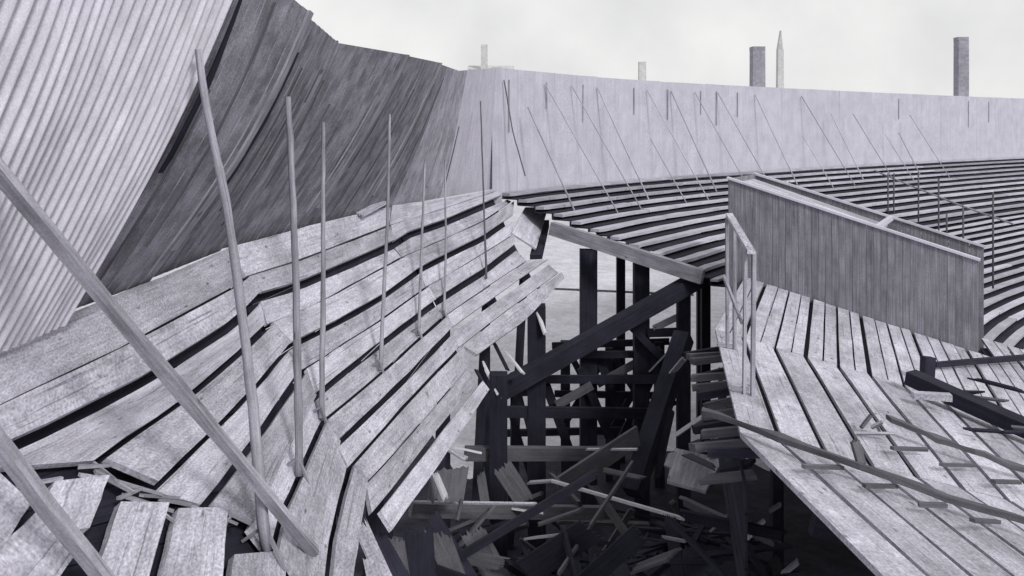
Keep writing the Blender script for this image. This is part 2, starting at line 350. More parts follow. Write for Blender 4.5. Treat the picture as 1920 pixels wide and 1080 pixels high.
# corrugated sheet, nearest part of the wall
def corr():
    nu, nv = 960, 16; vs, fs, uv = [], [], []
    for j in range(nv+1):
        for i in range(nu+1):
            s = -.9+1.9*i/nu; h = j/nv
            am = .06*(1+.45*noise.noise(V((s*9, h*2, 3))))
            vs.append(wall_pt(s*1.0, h, .06, .10+am*(2*abs(math.sin(s*math.pi*21))-1)+.05*noise.noise(V((s*3, h*2, 0)))))
    d = V((-.012, 0, 0)); n0 = len(vs); vs += [v+d for v in vs[:n0]]
    for j in range(nv):
        for i in range(nu):
            a = j*(nu+1)+i; f = (a, a+1, a+nu+2, a+nu+1); fs.append(f)
            uv += [(h*.3, s*.02) for s, h in ((i, j), (i+1, j), (i+1, j+1), (i, j+1))]
            fs.append(tuple(n0+x for x in reversed(f))); uv += [(0, 0)]*4
    for j in range(nv):
        a = j*(nu+1)+nu; fs.append((a, a+nu+1, a+nu+1+n0, a+n0)); uv += [(0, 0)]*4
    return vs, fs, uv
vs, fs, uv = corr()
cs = mesh('corrugated_sheet', vs, fs, 'sheet', None, uv, smooth=True)
tag(cs, 'large pale corrugated sheet wall leaning beside the dark board wall', 'wall')

# ------------------------------------------------------------------ far curved bleacher and its wall
top = [V(p) for p in ((-.3, 24.4, 0), (2.3, 28.2, 0), (5.6, 32.0, 0), (9.9, 35.9, 0), (17.2, 42.3, 0), (29.3, 51.8, 0), (45, 61, 0), (64, 68, 0))]
for _ in range(2):                               # corner cutting: the bowl is a smooth curve
    q = [top[0]]
    for a, b in zip(top[:-1], top[1:]): q += [a.lerp(b, .25), a.lerp(b, .75)]
    top = q+[top[-1]]
PITCH = .54
def row_w(n): return .54*min(n, 11)+.40*max(0, n-11)
def row_z(n): return CZ-1.86-.158*min(n, 11)-.104*max(0, n-11)
ring = thing('curved_bleacher', (15, 36, 0), 'long curved bleacher of many bench rows below the pale far wall', 'bleacher')
eC = head(19.4); NR = 38
for n in range(NR):
    near = row_w(n) > 10.2
    def line(w):
        pl = offset(top, w)
        return ([pl[0]-eC*3.0] if near else []) + pl
    z = row_z(n); a, b, c = line(row_w(n)), line(row_w(n)+(.28 if n < 11 else .20)), line(row_w(n+1)+.015)
    m = len(a); cuts = [0, 5, 9, 13, 18, m-1]
    for k, e in zip(cuts[:-1], cuts[1:]):
        up, dn = V((0, 0, z)), V((0, 0, z-.135)); ri, rl = V((0, 0, z-.167)), V((0, 0, row_z(n+1)-.138))
        A_, B_, C_ = [[V(p) for p in l_[k:e+1]] for l_ in (a, b, c)]
        t0 = (A_[1]-A_[0]).normalized(); nn = V((t0.y, -t0.x, 0))
        ex = t0*(random.uniform(-.02, .16) if (k == 0 and not near and n > 1) else .012)
        A2, B2 = [p+up for p in A_], [p+up for p in B_]; A2[0] += ex; B2[0] += ex
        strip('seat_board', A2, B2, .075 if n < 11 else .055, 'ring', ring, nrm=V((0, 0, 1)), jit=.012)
        strip('foot_board', [p+dn for p in A_], [p+dn for p in C_], .03, 'dark', ring, nrm=V((0, 0, 1)))  # foot and riser boards coloured black for the shade under the seats
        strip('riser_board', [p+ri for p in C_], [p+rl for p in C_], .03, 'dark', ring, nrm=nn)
# stringers and posts carrying it; the first one is laid bare at the edge of the gap
for k in (0, 5, 9, 13, 18, 22):
    off = lambda w: offset(top, w)[k]
    if k == 0:
        a, b = off(.9), off(5.6); a.z, b.z = row_z(1)-.28, row_z(8)-.15
        beam('rake_beam', at(1034, 428, 22.9), at(1318, 519, 21.0), .2, .33, 'mid', ring, n=4)
    for w, n in ((1.5, 4), (4.2, 9), (7.5, 16), (12, 28)):
        if k == 0 and w < 6: continue
        q = off(w); beam('post', (q.x, q.y, 0), (q.x, q.y, row_z(n)-.35), .24, .24, 'dark', ring)
    if k:
        a, b = off(.2), off(16); beam('stringer', (a.x, a.y, row_z(0)-.42), (b.x, b.y, row_z(36)-.5), .15, .2, 'dark', ring)
for (x, y) in ((1113, 428), (1167, 445), (1216, 462), (1261, 480)):
    p = at(x-22, y+8, 23.2-(x-1113)/148*.9); beam('row_block', p+V((0, -.5, 0)), p+V((.30, -.48, -.02)), .18, .14, 'splinter', ring)
# wall: boards in panels with thin cover battens
fw = thing('perimeter_wall', (12, 38, row_z(0)), 'tall pale wall curving behind the top row of the far bleacher', 'wall')
wt = [12+.0]*1
base = offset(top, -.05); WH = [3.30-.1*i/(len(top)-1) for i in range(len(top))]
for k in range(len(base)-1):
    L = (base[k+1]-base[k]).length; m = max(1, round(L/2.4))
    for i in range(m):
        f0, f1 = i/m, (i+.999)/m; a, b = base[k].lerp(base[k+1], f0), base[k].lerp(base[k+1], f1)
        z0 = row_z(0)-.15; h0 = CZ-1.8+WH[k]*(1-f0)+WH[k+1]*f0; h1 = CZ-1.8+WH[k]*(1-f1)+WH[k+1]*f1
        d = (b-a).normalized(); nrm = V((d.y, -d.x, 0)); nrm2 = nrm*0
        strip('wall_panel', [V((a.x, a.y, z0))+nrm2*0, V((a.x, a.y, h0+random.uniform(-.012, .012)))+nrm2], [V((b.x, b.y, z0)), V((b.x, b.y, h0))+nrm2], .04, 'far', fw, nrm=nrm, jit=.006)
    a, b = base[k], base[k+1]; d = (b-a).normalized(); nrm = V((d.y, -d.x, 0))
    beam('top_rail', V((a.x, a.y, CZ-1.8+WH[k]-.06))-nrm*.12, V((b.x, b.y, CZ-1.8+WH[k+1]-.06))-nrm*.12, .12, .1, 'mid', fw)
    for i in range(m):
        if random.random() < .55:
            p = a.lerp(b, (i+random.uniform(.2, .8))/m)+nrm*.03; hh = random.uniform(.4, 1.5); zt = CZ+1.2
            beam('batten', (p.x, p.y, zt-hh), (p.x, p.y, zt), .035, .02, 'mid', fw)

cp = base[0]
beam('corner_post', (cp.x-.06, cp.y-.02, row_z(0)-.3), (cp.x-.06, cp.y-.02, CZ+1.52), .26, .14, 'far', fw)
# ------------------------------------------------------------------ lower plank tiers on the right
deck = thing('lower_bleacher', (6, 12, 0), 'broad pale plank tiers with kinked rows next to the boarded entrance parapet', 'bleacher')
AB2, BC2 = at(1556, 853, 3.6*FPX/(853-HY)), at(1456, 652, 3.6*FPX/(652-HY))
spine = [AB2-head(-5)*7.5, AB2, BC2, BC2+head(19.4)*9]
for p in spine: p.z = 0
BX0, BU = V((5.56, 19.7, 0)), V((.868, -.496, 0)); BN = V((.496, .868, 0))     # near face of the parapet
def clip_box(p, d):                             # where a row in the far run meets the parapet
    t = (BX0-p).dot(BN)/d.dot(BN); q = p+d*t; a = (q-BX0).dot(BU)
    return q, a
DP = .48
def dz(j): return CZ-3.6-.118*(j-2)
for j in range(0, 23):
    for r in range(3):
        halves = ((0, .835),) if r < 2 else ((0, .445), (.5, .91 if j % 2 else .84))
        for hi, (h0, h1) in enumerate(halves):
            l0, l1 = offset(spine, (j-2+h0)*DP), offset(spine, (j-2+h1)*DP)
            a0, a1, b0, b1 = l0[r], l0[r+1], l1[r], l1[r+1]
            z = dz(j)-.118*h0+random.uniform(-.006, .006); zb = z-.118*(h1-h0)*.9
            if r == 2:
                d = (a1-a0).normalized(); ex = 0
                q0, s0 = clip_box(a0, d); q1, s1 = clip_box(b0, d)
                if s0 < 4.15: a1, b1 = q0-d*.02, q1-d*.02
                else: a1, b1 = a0+d*(7.0-.1*j), b0+d*(7.0-.1*j)
                a0 = a0+d*.012; b0 = b0+d*.012
            else:
                d = (a1-a0).normalized(); a0, b0, a1, b1 = a0+d*.006, b0+d*.006, a1-d*.006, b1-d*.006
            m = 6; up = V((0, 0, z)); ub = V((0, 0, zb))
            strip('tier_board', [a0.lerp(a1, i/(m-1))+up for i in range(m)], [b0.lerp(b1, i/(m-1))+ub for i in range(m)], .06, 'deck', deck, nrm=V((0, 0, 1)), jit=.004)
    # dark boards under the joints
    for r in range(3):
        la, lb = offset(spine, (j+1-2-.23)*DP), offset(spine, (j+1-2+.06)*DP)
        ea, eb = (la[r+1], lb[r+1]) if r < 2 else (la[r]+(la[r+1]-la[r])*.62, lb[r]+(lb[r+1]-lb[r])*.62)
        o = V((0, 0, dz(j+1)-.075))
        strip('joint_board', [la[r]+o, ea+o], [lb[r]+o, eb+o], .03, 'dark', deck, nrm=V((0, 0, 1)))
for f in (.1, .45, .8, 1.25, 1.6, 1.95, 2.2, 2.45):
    i = int(f); l0, l1 = offset(spine, -.8), offset(spine, 9.5)
    a, b = l0[i].lerp(l0[i+1], f-i), l1[i].lerp(l1[i+1], f-i); za, zb = dz(0)-.32, dz(21)-.32
    beam('stringer', (a.x, a.y, za), (b.x, b.y, zb), .12, .22, 'dark', deck)
    for t in (.3, .6, .95):
        q = a.lerp(b, t); beam('post', (q.x, q.y, 0), (q.x, q.y, za+(zb-za)*t-.1), .2, .2, 'dark', deck)
# boarded side below the edge of the tiers, facing the gap
l0 = offset(spine, -2*DP)
for r in (0, 1):
    a, b = l0[r], l0[r+1]; d = (b-a).normalized(); nn = V((-d.y, d.x, 0))
    for k in range(7):
        o = nn*(-.15+.035*k*(1 if r == 0 else 2.4)); z = dz(0)-.1-.34*k
        if r == 9: strip('side_board', [a+V((0, 0, z))-nn*.2, b+V((0, 0, z))-nn*.2], [a+V((0, 0, z-.3))-nn*.2, b+V((0, 0, z-.3))-nn*.2], .03, 'dark', deck, nrm=nn)
for k in range(13):                              # joist ends sticking out into the gap, with scraps of board between them
    f = k/12; p = l0[1].lerp(l0[2], .06+1.0*f); d = head(9.6); nn = V((-d.y, d.x, 0)); z = dz(0)-.30-random.uniform(0, .06)
    beam('joist', p+V((0, 0, z))-nn*.3, p+V((0, 0, z-random.uniform(.02, .2)))+nn*random.uniform(.28, .55), .07, .10, ('dark', 'grey', 'grey')[k % 3], deck, jag=.05)
    if k < 12: beam('joist_block', p+d*.16+V((0, 0, z-.30))-nn*.2, p+d*.22+V((0, 0, z-.42))+nn*random.uniform(.1, .4), .2, .05, 'dark' if k % 2 else 'grey', deck, jag=.05)
for k in range(5):
    z = dz(0)-.62-.30*k
    strip('side_board', [l0[1]+V((.05, 0, z)), l0[2]+V((.05, 0, z))], [l0[1]+V((.05, 0, z-.27)), l0[2]+V((.05, 0, z-.27))], .03, 'dark', deck, nrm=V((-1, 0, 0)))

# ------------------------------------------------------------------ boarded entrance parapet
par = thing('entrance_parapet', (7, 19.5, 5.5), 'grey boarded parapet with sloping pale rail around the entrance passage', 'parapet')
A0, A1, BW = -.86, 4.08, 2.2
def ptop(a): return CZ-1.22-(2.68-1.22)*(a-A0)/(A1-A0)
def pbot(a): return CZ-3.75-1.3*(a-A0)/(A1-A0)
nbd = 36
for face, o in (('near', 0), ('far', BW)):
    for i in range(nbd):
        a0, a1 = A0+(A1-A0)*i/nbd, A0+(A1-A0)*(i+.96)/nbd
        p, q = BX0+BU*a0+BN*o, BX0+BU*a1+BN*o
        strip('parapet_board', [V((p.x, p.y, pbot(a0))), V((p.x, p.y, ptop(a0)))], [V((q.x, q.y, pbot(a1))), V((q.x, q.y, ptop(a1)))], .04, 'box', par, nrm=-BN, jit=.004)
    p, q = BX0+BU*(A0-.03)+BN*o, BX0+BU*(A1+.03)+BN*o
    beam('cap_rail', V((p.x, p.y, ptop(A0)+.02)), V((q.x, q.y, ptop(A1)+.02)), .10, .05, 'trim', par)
for i in range(16):
    o0, o1 = BW*(i+.02)/16+.03, BW*(i+.96)/16+.03; p, q = BX0+BU*(A0-.02)+BN*o0, BX0+BU*(A0-.02)+BN*o1
    strip('parapet_board', [V((p.x, p.y, pbot(A0))), V((p.x, p.y, ptop(A0)))], [V((q.x, q.y, pbot(A0))), V((q.x, q.y, ptop(A0)))], .04, 'box', par, nrm=-BU)
for i in range(7):                               # planked cover over the back of the passage
    o0, o1 = .12+(BW-.25)*i/7, .12+(BW-.25)*(i+.95)/7; a0, a1 = A0+.02, 2.16
    p0, p1, q0, q1 = BX0+BU*a0+BN*o0, BX0+BU*a1+BN*o0, BX0+BU*a0+BN*o1, BX0+BU*a1+BN*o1
    z0, z1 = ptop(a0)-.10, ptop(a1)-.16
    strip('cover_plank', [V((p0.x, p0.y, z0)), V((p1.x, p1.y, z1))], [V((q0.x, q0.y, z0)), V((q1.x, q1.y, z1))], .04, 'pale', par, nrm=V((0, 0, 1)))
p, q = BX0+BU*2.22+BN*.02, BX0+BU*2.22+BN*(BW-.02)
beam('cross_rail', V((p.x, p.y, ptop(2.22)-.0)), V((q.x, q.y, ptop(2.22)-.0)), .1, .1, 'trim', par)
for i in range(5):
    p, q = BX0+BU*(2.4+i*.34)+BN*.1, BX0+BU*(2.4+i*.34)+BN*(BW-.1); z = CZ-4.4-.12*i
    strip('passage_step', [V((p.x, p.y, z)), V((q.x, q.y, z))], [V((p.x, p.y, z))+BU*.32, V((q.x, q.y, z))+BU*.32], .05, 'dark', par, nrm=V((0, 0, 1)))

# ------------------------------------------------------------------ timber trestle laid bare in the gap
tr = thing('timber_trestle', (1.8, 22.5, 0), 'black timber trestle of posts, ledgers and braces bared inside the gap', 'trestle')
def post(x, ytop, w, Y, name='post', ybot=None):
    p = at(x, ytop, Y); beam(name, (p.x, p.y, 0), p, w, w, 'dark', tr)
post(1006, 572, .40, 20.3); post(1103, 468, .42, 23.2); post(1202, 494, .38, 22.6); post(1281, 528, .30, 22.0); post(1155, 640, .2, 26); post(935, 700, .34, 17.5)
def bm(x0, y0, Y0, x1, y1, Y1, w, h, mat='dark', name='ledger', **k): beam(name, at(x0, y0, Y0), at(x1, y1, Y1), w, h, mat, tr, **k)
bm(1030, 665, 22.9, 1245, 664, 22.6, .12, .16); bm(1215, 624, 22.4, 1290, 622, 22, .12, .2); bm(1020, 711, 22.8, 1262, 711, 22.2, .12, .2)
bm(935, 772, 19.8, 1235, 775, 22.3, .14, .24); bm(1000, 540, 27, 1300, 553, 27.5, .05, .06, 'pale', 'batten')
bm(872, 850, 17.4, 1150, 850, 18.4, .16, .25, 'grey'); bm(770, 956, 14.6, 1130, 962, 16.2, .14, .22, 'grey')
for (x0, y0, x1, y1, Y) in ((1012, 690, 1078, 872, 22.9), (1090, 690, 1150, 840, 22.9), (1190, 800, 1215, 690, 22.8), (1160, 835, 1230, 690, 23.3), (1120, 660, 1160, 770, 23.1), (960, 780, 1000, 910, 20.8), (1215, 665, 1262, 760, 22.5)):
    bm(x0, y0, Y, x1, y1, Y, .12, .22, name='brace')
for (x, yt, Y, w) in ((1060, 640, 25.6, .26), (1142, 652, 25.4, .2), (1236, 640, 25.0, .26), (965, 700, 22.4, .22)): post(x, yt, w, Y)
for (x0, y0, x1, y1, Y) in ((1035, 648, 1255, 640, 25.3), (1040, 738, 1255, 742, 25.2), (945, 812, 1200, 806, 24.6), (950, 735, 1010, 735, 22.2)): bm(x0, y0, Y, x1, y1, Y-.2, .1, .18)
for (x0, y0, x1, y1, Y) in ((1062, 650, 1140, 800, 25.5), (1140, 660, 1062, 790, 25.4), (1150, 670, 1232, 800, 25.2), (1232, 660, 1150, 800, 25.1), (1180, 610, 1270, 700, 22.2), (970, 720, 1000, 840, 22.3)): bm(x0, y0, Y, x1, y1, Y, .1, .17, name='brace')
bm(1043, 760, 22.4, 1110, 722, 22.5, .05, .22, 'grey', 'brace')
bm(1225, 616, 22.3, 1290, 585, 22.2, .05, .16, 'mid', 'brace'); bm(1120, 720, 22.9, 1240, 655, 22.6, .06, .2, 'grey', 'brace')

def jag_board(name, p0, p1, w, th, mat, parent=None, up=(0, 0, 1), roll=0.0, sag=0.0, rnd=random.Random(11)):
    """plank with torn, toothed ends"""
    p0, p1 = V(p0), V(p1); d = p1-p0; L = d.length; d.normalize(); up = V(up)
    if abs(d.dot(up)) > .95: up = V((0, 1, 0))
    s = d.cross(up).normalized(); t = s.cross(d).normalized(); s, t = s*math.cos(roll)+t*math.sin(roll), t*math.cos(roll)-s*math.sin(roll)
    nt_ = 6 if w > .12 else 3; tooth = min(.25*L, .08+.9*min(w, .16)); out = []
    for e in (0, 1):
        sl = rnd.uniform(-1, 1)
        for i in range(2*nt_+1):
            v = -w/2+w*i/(2*nt_) if e == 0 else w/2-w*i/(2*nt_)
            u = tooth*(.5+.5*sl*(i/nt_-1)) + (tooth*rnd.uniform(.0, .45)*rnd.random() if i % 2 else -tooth*rnd.uniform(0, .5)*rnd.random())
            out.append((u if e == 0 else L-u, v*(1 if 0 < i < 2*nt_ else rnd.uniform(.85, 1))))
    n = len(out); f = lambda u, v, o: p0+d*u+s*v+t*o+V((0, 0, -sag*4*(u/L)*(1-u/L)))
    vs = [f(u, v, th/2) for u, v in out]+[f(u, v, -th/2) for u, v in out]
    fs = [tuple(range(n)), tuple(range(2*n-1, n-1, -1))]; uv = [(u, v) for u, v in out]+[(u, v+1) for u, v in reversed(out)]
    for i in range(n):
        j = (i+1) % n; fs.append((i, i+n, j+n, j)); uv += [(out[i][0], 2), (out[i][0], 2+th), (out[j][0], 2+th), (out[j][0], 2)]
    return mesh(name, vs, fs, mat, parent, uv)
def loose(name, p0, p1, w, h, mat, label, cat='plank', group=None, **k):
    if h < .055 and w >= h: return tag(jag_board(name, p0, p1, w, h, mat, None, k.get('up', (0, 0, 1)), k.get('roll', 0), k.get('sag', 0)), label, cat, group)
    return tag(beam(name, p0, p1, w, h, mat, None, **k), label, cat, group)
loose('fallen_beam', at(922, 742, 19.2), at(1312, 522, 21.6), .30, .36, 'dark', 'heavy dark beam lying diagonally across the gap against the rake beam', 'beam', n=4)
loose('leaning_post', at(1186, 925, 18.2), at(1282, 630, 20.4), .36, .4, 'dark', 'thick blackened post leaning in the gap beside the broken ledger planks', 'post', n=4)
loose('fallen_plank', at(1045, 916, 17.2), at(1196, 816, 18.6), .06, .42, 'grey', 'wide grey plank on edge leaning against the thick leaning post', n=3)
loose('pale_stick', at(1030, 900, 16.6), at(1283, 973, 15.0), .05, .05, 'splinter', 'thin bright stick lying across the dark debris below the trestle', 'stick', n=4)
loose('pale_stick', at(1268, 815, 15.0), at(1345, 762, 14.4), .06, .06, 'splinter', 'bright split stick propped at the corner of the lower tiers', 'stick')
loose('pale_stick', at(1400, 1008, 12.6), at(1432, 975, 12.8), .06, .06, 'splinter', 'short bright broken stick in dark debris under the tier edge', 'stick', taper=.5)
loose('pale_stick', at(1440, 960, 12.6), at(1466, 944, 12.8), .05, .05, 'mid', 'short dull stick end poking from under the tier edge', 'stick')
loose('pale_stick', at(1238, 1006, 13.6), at(1290, 1016, 13.4), .04, .04, 'mid', 'short thin grey stick lying flat on dark earth', 'stick')
p = [at(1266, 838, 15.6), at(1357, 858, 15.2), at(1322, 922, 14.4), at(1251, 900, 14.8)]
tag(strip('fallen_shutter', resample([p[0], p[3]], 4), resample([p[1], p[2]], 4), .06, 'mid', None, jag=.03), 'square grey board shutter tipped against the tier corner', 'shutter')
for i, (x0, y0, x1, y1, Y, m, lab) in enumerate((
        (905, 680, 940, 750, 17.6, 'splinter', 'narrow pale splintered board hanging from the upper plank end'),
        (925, 640, 955, 700, 18.6, 'dark', 'short dark broken joist stub beneath the upper planks'),
        (1005, 575, 1024, 632, 20.2, 'splinter', 'pale split lath hanging before the tall black post'),
        (815, 885, 838, 940, 13.8, 'splinter', 'pale torn board tip hanging off the lowest plank edge'),
        (850, 838, 905, 850, 15.0, 'splinter', 'pale splinter lying over the end of the grey ledger'),
        (955, 953, 1015, 962, 15.4, 'splinter', 'bright splintered wood heap on the lower grey ledger'),
        (1260, 700, 1285, 670, 18.5, 'mid', 'curled grey lath beside the short ledger planks'),
        (1262, 845, 1250, 880, 14.6, 'mid', 'grey board scrap next to the tipped square panel'))):
    loose('splintered_board', at(x0, y0, Y), at(x1, y1, Y-.3), .13, .035, m, lab, 'board', n=3, jag=.05, roll=.4)
# planks fallen under the slumped bleacher: a fan of hanging boards
hang = [(668, 965, 728, 1100, 9.7, .17, 'pale'), (700, 985, 770, 1110, 10.1, .16, 'dark'), (735, 1000, 748, 1100, 11.0, .3, 'grey'), (783, 985, 790, 1110, 12.2, .45, 'dark'), (815, 985, 868, 1120, 12.6, .32, 'grey'),
        (800, 960, 905, 1130, 13.2, .3, 'dark'), (880, 985, 950, 1120, 13.8, .4, 'grey'), (975, 1080, 1120, 985, 13.2, .4, 'dark'), (1090, 1100, 1210, 990, 13.0, .32, 'dark'), (900, 880, 912, 960, 16.5, .18, 'grey'),
        (935, 865, 990, 950, 16.6, .4, 'grey'), (845, 870, 835, 950, 14.2, .6, 'grey'), (690, 1040, 705, 1120, 9.3, .12, 'pale')]
hl = ['pale plank hanging straight down from the broken lower end of the bleacher', 'grey plank hanging beside the pale one at the bleacher end', 'grey board standing behind the hanging planks', 'wide dark board standing under the lower grey ledger',
      'pale slanting board crossing dark braces below the lower ledger', 'long dark slanting brace below the lower grey ledger', 'wide weathered slanting board beneath the lower ledger', 'wide grey board lying flat in the bottom of the gap',
      'narrower grey board lying crosswise in the bottom of the gap', 'slim upright board between the two grey ledgers', 'wide slanting pale board between the two grey ledgers', 'wide upright board under the lowest plank edge', 'thin pale lath at the foot of the hanging planks']
for (x0, y0, x1, y1, Y, w, m), lab in zip(hang, hl):
    loose('hanging_board', at(x0, y0, Y), at(x1, y1, Y-.25), w, .04, m, lab, 'board', n=3, jag=.05, up=(.2, -1, .3))
more = [(1230, 905, 1262, 760, 17.5, .14, 'dark', 'thin black stud leaning behind the tipped square shutter'), (1300, 800, 1385, 745, 14.2, .07, 'grey', 'grey lath crossing the bright split stick at the tier corner'),
        (1280, 850, 1345, 880, 14.9, .09, 'grey', 'grey lath lying along the top of the tipped shutter'), (1215, 700, 1262, 650, 20.6, .1, 'mid', 'pale lath caught high behind the leaning post'),
        (1120, 880, 1215, 900, 17.4, .16, 'grey', 'short grey board wedged low beside the leaning post'), (1000, 985, 1100, 950, 14.6, .12, 'grey', 'grey lath lying over the lower ledger end'),
        (985, 1010, 1075, 1000, 13.8, .10, 'mid', 'short board on the debris below the lower ledger'), (1330, 1000, 1372, 960, 12.9, .05, 'grey', 'curved grey lath standing in the dark under the tiers'),
        (1180, 1070, 1275, 1035, 12.6, .2, 'grey', 'dark board half buried in earth below the gap'), (1470, 1075, 1500, 1050, 11.2, .08, 'mid', 'pale board corner low in the dark under the tiers'),
        (1060, 842, 1200, 842, 18.2, .05, 'splinter', 'thin bright strip painted as the lit top edge of the upper grey ledger'), (985, 905, 1045, 900, 16.8, .08, 'mid', 'splinter at the foot of the tall black post'),  # bright strip added as light on the upper ledger's top edge
        (770, 941, 1010, 945, 14.5, .04, 'pale', 'long thin pale strip painted as the lit top edge of the lower ledger'), (830, 835, 880, 862, 14.6, .12, 'pale', 'short pale board end under the lowest planks'),  # pale strip added as light along the lower ledger's top edge
        (890, 690, 915, 735, 17.2, .1, 'dark', 'dark bracket stub under the broken plank ends'), (945, 655, 985, 705, 19.0, .09, 'splinter', 'thin torn lath dangling left of the tall black post')]
for (x0, y0, x1, y1, Y, w, m, lab) in more:
    loose('broken_lath_or_lit_edge', at(x0, y0, Y), at(x1, y1, Y-.2), w, .035, m, lab, 'lath', n=4, jag=.05, taper=.75, roll=random.uniform(-.5, .5), sag=random.uniform(-.04, .05))
rt = random.Random(21)
for i in range(44):
    x, y = rt.uniform(-1.2, 3.9), rt.uniform(11, 20.5); z = mound(x, y)+rt.uniform(-.1, 1.9)*(1 if x < 2.6 else .55)
    a = rt.uniform(0, 2*math.pi); el = rt.uniform(-.75, .75); L = rt.uniform(.9, 2.6); c = V((x, y, z)); d = V((math.cos(a)*math.cos(el), math.sin(a)*math.cos(el), math.sin(el)))*L/2
    if (c-d).z < .1 or (c+d).z < .1: c.z += L/2
    w = rt.choice((.06, .09, .14, .2)); m = rt.choice(('dark', 'dark', 'dark', 'grey', 'grey'))
    tag(jag_board('tangled_joist', c-d, c+d, w, rt.choice((.04, .05, .1)), m, None, roll=rt.uniform(0, 3)), 'dark broken joist tangled in the wreckage inside the gap', 'joist', 'tangled joists in the gap')
# rubble of small boards on the mound
rub = []
rng = random.Random(3); vs, fs, uv = [], [], []
for i in range(420):
    x, y = rng.uniform(-2.5, 4.2), rng.uniform(8.5, 21); z = mound(x, y)+rng.uniform(.02, .3)
    a = rng.uniform(0, math.pi); L = rng.uniform(.3, 1.6)/2; w = rng.uniform(.04, .16)/2; tl = rng.uniform(-.35, .35)
    d = V((math.cos(a), math.sin(a), tl)).normalized(); s = V((-math.sin(a), math.cos(a), rng.uniform(-.4, .4))).normalized(); t = d.cross(s)*.02
    b = len(vs); c = V((x, y, z))
    for sx in (-1, 1):
        for sy in (-1, 1):
            for sz in (-1, 1): vs.append(c+d*L*sx*(1+.15*sy*rng.random())+s*w*sy+t*sz)
    for f in ((0, 1, 3, 2), (4, 6, 7, 5), (0, 4, 5, 1), (2, 3, 7, 6), (0, 2, 6, 4), (1, 5, 7, 3)):
        fs.append(tuple(b+k for k in f)); uv += [(i+0, 0), (i+0, .1), (i+1, .1), (i+1, 0)]
o = mesh('board_rubble', vs, fs, 'dark', None, uv); o['kind'] = 'stuff'; tag(o, 'scattered small broken boards on the dark earth in the gap', 'rubble')

# ------------------------------------------------------------------ poles propping the left side
def pole(pts, rads, mat, label, feet=True, name='prop_pole'):
    P = [V(p) for p in pts]; t = thing(name, P[-1], label, 'pole', 'prop poles on the slumped bleacher')
    q = resample(P, 18); rr = [.82*(rads[0]+(rads[-1]-rads[0])*i/17)*random.uniform(.92, 1.08) for i in range(18)]
    q = [p+V((random.uniform(-.004, .004), 0, 0)) for p in q]
    tube('shaft', q, rr, mat, t)
    if feet:
        b = P[-1]; h = .22*rads[-1]/.07
        beam('foot_brace', b+V((-h*1.1, .05, .05)), b+V((0, 0, h*1.1)), .03, .025, mat, t)
        beam('foot_brace', b+V((h*.9, -.05, -.16)), b+V((0, 0, h*.9)), .03, .025, mat, t)
    return t
bA = lambda x, y: on(x, y, PA); bB = lambda x, y: on(x, y, PB); bC = lambda x, y: on(x, y, PC)
def wall_depth(x, y):                             # distance of the leaning wall at a bearing
    best = (1e9, 12)
    for i in range(141):
        for j in range(41):
            p = wall_pt(i/20, j/40, .07); d = (HX+FPX*p.x/p.y-x)**2+(HY-FPX*(p.z-CZ)/p.y-y)**2
            if d < best[0]: best = (d, p.y)
    return best[1]
def up_pole(pix, base, dY, rads, mat, label, feet=True):   # pixel track from top to base; dY = how far the top leans back
    n = len(pix); pts = []; dY = wall_depth(*pix[0])-base.y-.35 if dY > 1 else dY
    for i, (x, y) in enumerate(pix):
        f = (pix[-1][1]-y)/(pix[-1][1]-pix[0][1]); pts.append(at(x, y, base.y+dY*f))
    return pole(pts, rads, mat, label, feet)
up_pole([(372, 92), (384, 190), (405, 290), (425, 380), (440, 480), (470, 720), (499, 1030)], bA(499, 1030), 2.6, (.035, .062), 'mid', 'long bent pole rising from the bleacher to the dark wall top')
up_pole([(540, 182), (550, 380), (556, 560), (561, 892)], bA(561, 892), 3.0, (.04, .055), 'mid', 'stout upright pole with crossed feet at the first plank kink')
up_pole([(606, 230), (606, 500), (603, 785)], bB(606, 787), 3.2, (.03, .042), 'mid', 'slim upright pole footed on the kink between plank runs')
up_pole([(731, 215), (726, 420), (713, 694)], bB(713, 700), 3.4, (.025, .036), 'mid', 'slim pole midway along the slumped rows with one stub plank beside its top')
up_pole([(797, 300), (790, 480), (785, 628)], bB(785, 635), 2.6, (.025, .034), 'mid', 'thin pole standing just before the second plank kink')
up_pole([(834, 300), (836, 450), (833, 590)], bC(834, 592), 2.6, (.022, .03), 'mid', 'thin pole standing on the second plank kink')
up_pole([(901, 190), (906, 350), (912, 522)], bC(912, 525), 2.5, (.018, .03), 'grey', 'thin dark pole near the pale wall corner', False)
up_pole([(945, 150), (962, 250), (985, 330)], at(985, 330, 24.2)-V((0, 0, 0)), .3, (.02, .02), 'grey', 'thin stay rod fixed at the wall corner', False)
def big(x0, y0, Y0, x1, y1, Y1, r, label):
    a, b = at(x0, y0, Y0), at(x1, y1, Y1); d = (b-a)
    t = thing('raking_pole', b, label, 'pole', 'big raking poles'); beam('shaft', a-d*.25, b, r*1.25, r*1.1, 'mid', t, n=8, roll=.5); return t
e = bA(590, 1034)
big(-5, 318, wall_depth(-5, 318)-.45, 590, 1036, e.y-.15, .068, 'long raking pole slanting down in front of the corrugated sheet')
big(-30, 800, 5.2, 205, 1098, 5.9, .075, 'short thick raking pole over the broken near planks')

